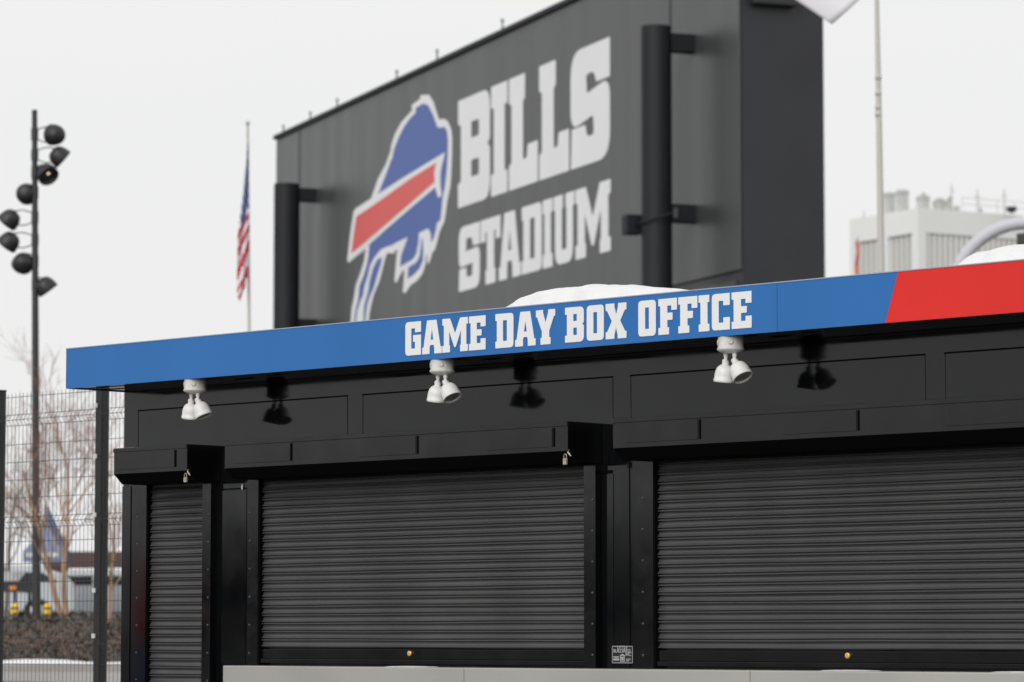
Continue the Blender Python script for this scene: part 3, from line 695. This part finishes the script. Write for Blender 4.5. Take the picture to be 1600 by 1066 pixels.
for px, yt in ((1487, 288), (1527, 296), (1569, 296), (1350, 330)):
    p = W(px, yt, 253.5 if px > 1437 else 259.5) - Vector((cor.x, cor.y, 0)); l_ = Matrix.Rotation(-T.rotation_euler[2], 4, 'Z') @ p
    b = MB(); b.tube([(l_.x, l_.y, ztw-.1), (l_.x, l_.y, p.z)], .05, 5); b.tube([(l_.x-.25, l_.y, p.z-.5), (l_.x+.25, l_.y, p.z-.5)], .03, 5); b.build('antenna', 'equip', T)
p = W(1581, 331, 253.0) - Vector((cor.x, cor.y, 0)); l_ = Matrix.Rotation(-T.rotation_euler[2], 4, 'Z') @ p
b = MB(); b.box(l_.x-.28, l_.x+.28, l_.y-.2, l_.y+.3, ztw+.12, ztw+.45); b.box(l_.x-.1, l_.x+.1, l_.y-.1, l_.y+.2, ztw, ztw+.15); b.build('roof_camera', 'black', T)
b = MB()
for zz in (.55, 1.0): b.tube([(4, .1, ztw+zz), (LX-.5, .1, ztw+zz)], .025, 5)
for k in range(14): b.tube([(4+k*1.6, .1, ztw), (4+k*1.6, .1, ztw+1.0)], .025, 5)
b.build('roof_railing', 'equip', T)

# grey tubular arch with a small black floodlight
D = 85.0
pts = []
Cc = W(1606, 466, D); Rr = (119)/F_PX*D
gzh = gz(0, D)
for k in range(25):
    q = math.pi*(1-k/24); pts.append((Rr*math.cos(q), Cc.z + Rr*math.sin(q), math.cos(q), math.sin(q)))
pts = [(-Rr, gzh-.2, -1, 0)] + pts + [(Rr, gzh-.2, 1, 0)]
AR = thing('metal_arch', 'grey metal arch rising behind the snow mound at the right edge', 'arch', (Cc.x, Cc.y, 0), R(-8))
b = MB(); b.tube([(x, 0, z) for x, z, _, _ in pts], .155, 16); b.build('arch_tube', 'arch', AR)
b = MB(); p = W(1597, 372, D)-Vector(AR.location); p = Vector((p.x, 0, p.z)); b.tube([p+Vector((.2, 0, .35)), p], .03, 6); b.box(p.x-.13, p.x+.13, -.16, .12, p.z-.17, p.z+.1); b.build('arch_floodlight', 'black', AR, bevel=.03)

# red feather flag far behind
D = 150.0
base = W(1341, 975, D)
RF = thing('feather_flag', 'narrow red feather flag beside the left end of the white tower', 'flag', (base.x, base.y, base.z-.3))
L0 = Vector(RF.location)
b = MB(); b.tube([(0, 0, 0), W(1341, 370, D)-L0], .03, 6); b.build('pole', 'pole', RF)
b = MB(); vs = []
for j in range(21):
    y_ = 375 + j*6; x0 = 1337 + 1.5*math.sin(j*.6); x1 = x0 + 1.5+3.2*math.sin(math.pi*min(1, (j+1)/12)) 
    for i in range(3): vs.append(W(x0+(x1-x0)*i/2, y_, D-.05+.1*math.sin(j+i))-L0)
b.add(vs, [(j*3+i, j*3+i+1, j*3+i+4, j*3+i+3) for j in range(20) for i in range(2)], 0, True)
o = b.build('banner', mat('banner_red', (.75, .12, .10), .8), RF); md = o.modifiers.new('c', 'SOLIDIFY'); md.thickness = .02

# ------------------------------------------------------------------ wire mesh fence
pf = W(75, 800, 28.0); FN = Frame(pf, (u0.x, u0.y))
FT = thing('mesh_fence', 'dark welded wire mesh fence with square posts left of the kiosk', 'fence', (pf.x, pf.y, 0), FN.rot)
fz = lambda y_: FN.at(75, y_)[1]
xL, xR = FN.x(-330, 0, 800), FN.x(330, 0, 800)
xpost = [FN.x(p, 0, 850) for p in (-4.5, 157)]; sp = xpost[1]-xpost[0]
posts = [xpost[0]-2*sp, xpost[0]-sp, xpost[0], xpost[1], xpost[1]+sp]
ztop_f = fz(606)
for k, x in enumerate(posts):
    g0 = gz(*(FN.o + FN.u*x).xy)
    b = MB(); b.box(x-.055, x+.02, -.02, .06, g0-.1, ztop_f); b.box(x-.058, x+.023, -.023, .063, ztop_f+.0005, ztop_f+.015)
    o = b.build('post', 'fence', FT, bevel=.004)
    b = MB()
    for y_ in (640, 718, 808, 924, 994):
        z = fz(y_); b.box(x-.060, x-.022, -.035, -.0205, z-.018, z+.018)
    b.build('clip', 'clip', o, bevel=.003)
wires = [617, 692, 720, 748, 776, 845, 880, 909, 940, 968, 1038, 1066]
folds = [(645, 662), (806, 823), (998, 1014)]
def prof_y(z):
    for a, c in folds:
        za, zc_ = fz(a), fz(c)
        if zc_ <= z <= za:
            t = (z-zc_)/(za-zc_); return -.035*(1-abs(2*t-1))
    return 0
zlow = fz(1085)
zz = [fz(611)]
for a, c in folds: zz += [fz(a), (fz(a)+fz(c))/2, fz(c)]
zz.append(zlow); 
for k in range(4):
    x0, x1 = posts[k]+.025, posts[k+1]-.06
    b = MB(); n = round((x1-x0)/.0505)
    for i in range(n+1):
        x = x0 + (x1-x0)*i/n
        b.tube([(x, prof_y(z), z) for z in zz], .0023, 4, cap=False)
    for y_ in wires + [645, 662, 806, 823, 998, 1014]:
        z = fz(y_); b.tube([(x0, -.006, z), (x1, -.006, z)], .0025, 4, cap=False)
    for a, c in folds: z = (fz(a)+fz(c))/2; b.tube([(x0, -.039, z), (x1, -.039, z)], .0025, 4, cap=False)
    b.build('mesh_panel', 'wire', FT)

# ------------------------------------------------------------------ snow bank, planting bed, trees, vehicles behind the fence
rs = random.Random(11)
def bank(name, label, y, half, h, x0, x1, m, kind='stuff', nx=90, seed=1):
    rr = random.Random(seed); b = MB(); vs = []; ny = 8; hs = [h*(.6+.6*rr.random()) for _ in range(nx+1)]
    hs = [(hs[max(0, i-1)]+hs[i]+hs[min(nx, i+1)])/3 for i in range(nx+1)]
    for j in range(ny+1):
        q = j/ny
        for i in range(nx+1):
            x = x0+(x1-x0)*i/nx; yv = y - half + 2*half*q + .12*math.sin(i*.7)
            vs.append((x, yv, gz(x, yv) - .02 + hs[i]*max(0, 1-(2*q-1)**2)**.6))
    b.add(vs, [(j*(nx+1)+i, j*(nx+1)+i+1, (j+1)*(nx+1)+i+1, (j+1)*(nx+1)+i) for j in range(ny) for i in range(nx)], 0, True)
    o = b.build(name, m); return struct(o, kind, label, 'snow' if 'snow' in name else 'shrubs')
bank('snow_bank', 'low bank of ploughed snow along the far kerb', 50.6, .55, .17, -22, 4, 'snow')
b = MB(); b.box(-22, 4, 49.75, 49.95, gz(0, 50)-.1, gz(0, 50)+.10); struct(b.build('kerb', 'pave'))
# low clumps of dead ground cover in front of the trees
b = MB()
for k in range(12000):
    x = rs.uniform(-13, -5.2); y = 51.2 + 10*rs.random()**1.2
    ph = .5+.5*math.sin(x*2.1+1)*math.sin(x*.9+y*.6)
    h = (.05+.24*ph)*(1 if y < 56 else .6); z = gz(x, y)
    a = rs.uniform(0, math.pi*2); l = rs.uniform(.04, .11); zz_ = z + rs.random()*h
    p = Vector((x, y, zz_)); d = Vector((math.cos(a), math.sin(a), rs.uniform(-.2, 1))).normalized()*l; s_ = Vector((-math.sin(a), math.cos(a), .3)).normalized()*l*.3
    b.add([p-s_, p+s_, p+d+s_*.4, p+d-s_*.4], [(0, 1, 2, 3)])
struct(b.build('ground_cover', 'shrub'), 'stuff', 'low brown ground cover on the planted bed behind the fence', 'ground cover')
struct(sheet('planting_bed', 'mulch', [-24, -18, -14, -10, -6, -2, 2, 6], [51.2+k for k in range(14)], .004))

def tree(name, label, base, h, seed, lean=(0, 0), stems=1, m='bark', group=None, spread=.5, tw=1.0, r0=.09):
    rr = random.Random(seed); t = thing(name, label, 'tree', base, 0, group)
    bt = MB(); bw = MB()
    def grow(p, d, L, r, lev):
        n = 5; pts = [p.copy()]; q = p.copy(); dd = d.copy()
        for i in range(n):
            dd = (dd + Vector((rr.uniform(-.16, .16), rr.uniform(-.16, .16), rr.uniform(-.04, .14)))).normalized()
            q = q + dd*L/n; pts.append(q.copy())
        rad = [r*(1-.62*i/n) for i in range(n+1)]
        (bt if lev < 2 else bw).tube(pts, rad, 7 if lev < 2 else 4, cap=False)
        if lev >= 4: return
        kids = ([7, 5, 4, 4] if m == 'bark' else [6, 4, 4, 3])[lev]
        for k in range(kids):
            f = rr.uniform(.30 if lev == 0 else .15, 1.0); i = min(n-1, int(f*n)); a = rr.uniform(0, 2*math.pi)
            o = (dd.cross(Vector((math.cos(a), math.sin(a), .2)))).normalized()
            nd = (dd*(1.05-spread) + o*spread + Vector((0, 0, .18))).normalized()
            grow(pts[i]+(pts[i+1]-pts[i])*(f*n-i), nd, L*rr.uniform(.42, .66), max(rad[i]*.45, .003), lev+1)
    for s in range(stems):
        a = s*2*math.pi/max(1, stems)+seed
        d = Vector((lean[0]+(.16*math.cos(a) if stems > 1 else 0), lean[1]+(.16*math.sin(a) if stems > 1 else 0), 1)).normalized()
        grow(Vector((.1*math.cos(a)*(stems > 1), .1*math.sin(a)*(stems > 1), -.1)), d, h*rr.uniform(.5, .62), r0*rr.uniform(.75, 1.05), 0)
    bt.build('trunk', m, t); bw.build('crown', 'twigr' if m == 'bark' else 'twig', t)
    return t
def onground(px, D, sink=.02):
    x = (px-CX)/F_PX*D; return Vector((x, D, gz(x, D)-sink))
TG = 'bare trees behind the fence'
tree('bare_tree', 'bare river birch with pale orange trunks right of the light pole', onground(108, 60), 4.8, 5, (-.30, 0), 2, 'bark', TG, .50, r0=.055)
tree('bare_tree', 'bare birch with orange branches close to the left edge of the kiosk', onground(173, 58), 4.0, 9, (.12, 0), 1, 'bark', TG, .45, r0=.04)
tree('bare_tree', 'dark bare tree left of the light pole', onground(8, 82), 6.4, 14, (.05, 0), 1, 'bark2', TG, .52, r0=.06)
tree('bare_tree', 'distant bare tree at the left edge of the photo', onground(-50, 95), 8.0, 41, (0, 0), 1, 'bark2', TG, .55, r0=.07)

def car(px, D, rot, paint, label, snow=False, suv=True):
    p = onground(px, D, 0); t = thing('parked_car', label, 'car', p, rot, 'cars parked behind the fence')
    L, H = 2.3, 1.65 if suv else 1.42
    prof = [(-L, .35), (-L, .95), (-L+.15, 1.02), (-1.35, 1.08), (-.75, H-.05), (-.5, H), (L-.75, H), (L-.25, H-.15), (L-.03, 1.05), (L, .9), (L, .35)]
    b = MB(); b.prism_y(prof, -.88, .88); b.build('body', paint, t, bevel=.06)
    for s in (-1, 1):
        b = MB(); y0_, y1_ = (s*.885, s*.892) if s > 0 else (s*.892, s*.885)
        b.prism_y([(-1.15, 1.08), (-.70, H-.12), (.15, H-.1), (.15, 1.08)], y0_, y1_); b.prism_y([(.25, 1.08), (.25, H-.1), (L-.8, H-.12), (L-.4, 1.08)], y0_, y1_); b.build('side_window', 'glass', t)
    b = MB(); b.prism_x([(-.75, 0), (.75, 0), (.68, .45), (-.68, .45)], -.01, .01); o = b.build('windscreen', 'glass', t); o.location = (-1.32, 0, 1.10); o.rotation_euler = (0, R(46), 0)
    b = MB(); b.box(L-.13, L-.02, -.7, .7, 1.1, H-.25); b.build('rear_window', 'glass', t, bevel=.01)
    for x in (-1.45, 1.4):
        for s in (-1, 1):
            b = MB(); b.lathe((x, s*.72, .34), (0, s, 0), [(0, .0001), (0, .34), (.2, .34), (.2, .22), (.19, .0001)], 20); o = b.build('wheel', 'tyre', t)
            b = MB(); b.lathe((x, s*.72, .34), (0, s, 0), [(.191, .21), (.205, .2), (.2, .0001)], 16); b.build('rim', 'rim', o)
    for s in (-1, 1):
        b = MB(); b.box(-L-.01, -L+.1, s*.55-.18, s*.55+.18, .7, .86); b.build('headlight', 'lens', t, bevel=.02)
        b = MB(); b.box(L-.05, L+.012, s*.70-.12, s*.70+.12, .85, 1.05); b.build('tail_light', 'light_r', t, bevel=.02)
    if snow:
        b = MB(); b.prism_y([(-.6, H+.004), (-.5, H+.10), (L-.8, H+.11), (L-.6, H+.004)], -.7, .7); o = b.build('snow_layer', 'snow', t, bevel=.05)
    return t
car(-34, 86, R(12), 'carw', 'white car with a snow covered roof at the left edge behind the fence', True, False)
car(150, 92, R(-8), 'cars', 'silver car with a snow covered roof seen beside the thick fence post', True, False)
car(232, 97, R(4), 'card', 'dark blue car mostly hidden behind the left edge of the kiosk', False, False)
# yellow bollards
for px, lab in ((25, 'yellow bollard with dark bands left of the light pole'), (76, 'yellow bollard with dark bands right of the light pole')):
    p = onground(px, 63.5); t = thing('bollard', lab, 'bollard', p, 0, 'yellow bollards')
    b = MB(); b.lathe((0, 0, -.05), (0, 0, 1), [(0, .0001), (0, .07), (.38, .07), (.42, .045), (.43, .0001)], 18); b.build('bollard_tube', 'yellow', t)
    b = MB()
    for z in (.15, .27): b.lathe((0, 0, z), (0, 0, 1), [(0, .0001), (0, .073), (.035, .073), (.035, .0001)], 18)
    b.build('band', 'black', t)
# dark canopy at far left
p = onground(12, 75, 0)
t = thing('dark_canopy', 'dark canopy roof with amber lamps at the left edge behind the fence', 'canopy', p, 0)
zr = W(12, 905, 75).z - p.z
b = MB(); b.prism_x([(-1.2, zr-.28), (1.2, zr-.28), (1.2, zr-.06), (0, zr+.16), (-1.2, zr-.06)], -.9, .42); b.build('canopy_roof', 'carb', t)
b = MB()
for x in (-.8, .34):
    for y_ in (-1.1, 1.1): b.box(x-.03, x+.03, y_-.03, y_+.03, -.1, zr-.281)
b.build('post', 'black', t)
b = MB()
for x in (-.72, -.1, .3): b.box(x-.07, x+.07, -1.215, -1.2, zr-.24, zr-.16)
b.build('amber_lamp', 'light_o', t)
# brown roofed building
p = Vector((W(-45, 900, 165).x, 165, gz(0, 165)))
t = thing('brown_building', 'low taupe building with a dark brown roof beyond the parked cars', 'building', p, 0)
hz1 = W(120, 893, 165).z-p.z; hz2 = W(120, 862, 165).z-p.z
b = MB(); b.box(3.9, 30, 0, 12, -.2, hz1); b.build('wall', 'wallg', t)
b = MB(); b.prism_x([(-.8, hz1+.01), (12.8, hz1+.01), (12.8, hz1+.2), (6, hz2+.15), (0, hz2), (-.8, hz1+.25)], 3.4, 30.5); b.build('roof', 'brown', t)
for k in range(9):
    b = MB(); b.box(4.5+k*2.7, 5.9+k*2.7, -.05, .02, .9, 2.3); o = b.build('window', 'glass', t); b = MB(); b.box(4.4+k*2.7, 6.0+k*2.7, -.08, -.051, 2.3, 2.42); b.box(4.4+k*2.7, 6.0+k*2.7, -.12, -.051, .78, .9); b.build('frame', 'tentw', o)
# blue canopy tent
D = 100.0; p = onground(76, D, 0); pk = W(66, 788, D)-p; ev = W(76, 862, D).z-p.z
t = thing('canopy_tent', 'blue peaked canopy tent with a white stripe beyond the birch', 'tent', p, 0)
h2 = .62
b = MB(); b.add([(-h2, -h2, ev), (h2*.9, -h2, ev), (h2*.9, h2, ev), (-h2, h2, ev), (-.02, -.05, ev+.72), (-.02, .05, ev+1.3)], [(0, 1, 4), (1, 2, 5, 4), (2, 3, 5), (3, 0, 4, 5)]); b.build('canopy', 'tent', t)
b = MB(); b.box(-h2, h2*.9, -h2-.01, -h2, ev-.3, ev); b.box(h2*.9-.01, h2*.9, -h2, h2, ev-.3, ev); b.build('valance', 'tent', t)
b = MB(); b.box(-h2+.1, h2*.6, -h2-.02, -h2-.011, ev-.16, ev-.05); b.build('white_stripe', 'tentw', t)
b = MB()
for x in (-h2+.05, h2*.9-.05):
    for y_ in (-h2+.05, h2-.05): b.tube([(x, y_, -.05), (x, y_, ev)], .025, 6)
b.build('leg', 'pole', t)

# ------------------------------------------------------------------ what the glossy walls mirror, outside the frame: bare wood and low buildings
rr = random.Random(5)
b = MB()
def woods(x, y, ang, n, h):
    for k in range(n):
        s = (k/n-.5)*240; X = x + math.cos(ang)*s + rr.uniform(-4, 4); Y = y + math.sin(ang)*s + rr.uniform(-4, 4)
        H = h*rr.uniform(.6, 1.1); 
        for j in range(22):
            z = rr.random()**.7*H; q = Vector((X+rr.uniform(-2.2, 2.2)*(1-z/H*.6), Y+rr.uniform(-2.2, 2.2)*(1-z/H*.6), z+gz(X, Y)))
            a = rr.uniform(0, 6.3); r1 = rr.uniform(.5, 1.3)
            b.add([q+Vector((r1*math.cos(a), r1*math.sin(a), -r1)), q+Vector((-r1*math.cos(a), -r1*math.sin(a), -r1*.6)), q+Vector((r1*.3, .2, r1))], [(0, 1, 2)])
woods(-150, 30, math.pi/2, 150, 7); woods(-60, -150, R(-20), 150, 7)
struct(b.build('distant_woods', 'evergreen'), 'stuff', 'dark distant wood along the edge of the grounds', 'wood')
p = W(222, 950, 22) 
b = MB()
t = thing('feather_flag', 'red and blue feather flag left of the kiosk, mirrored in its corner post', 'flag', (-9.2, 22.40, 0), R(88))
b.tube([(0, 0, 0), (0, 0, 2.1)], .02, 8); b.build('pole', 'pole', t)
b = MB(); b.prism_y([(.02, 1.25), (.40, 1.25), (.42, 1.6), (.30, 1.95), (.02, 2.0)], -.01, .01); b.build('red_banner', 'red', t)
b = MB(); b.prism_y([(.02, .3), (.40, .3), (.40, 1.245), (.02, 1.245)], -.01, .01); b.build('blue_banner', 'blue', t)
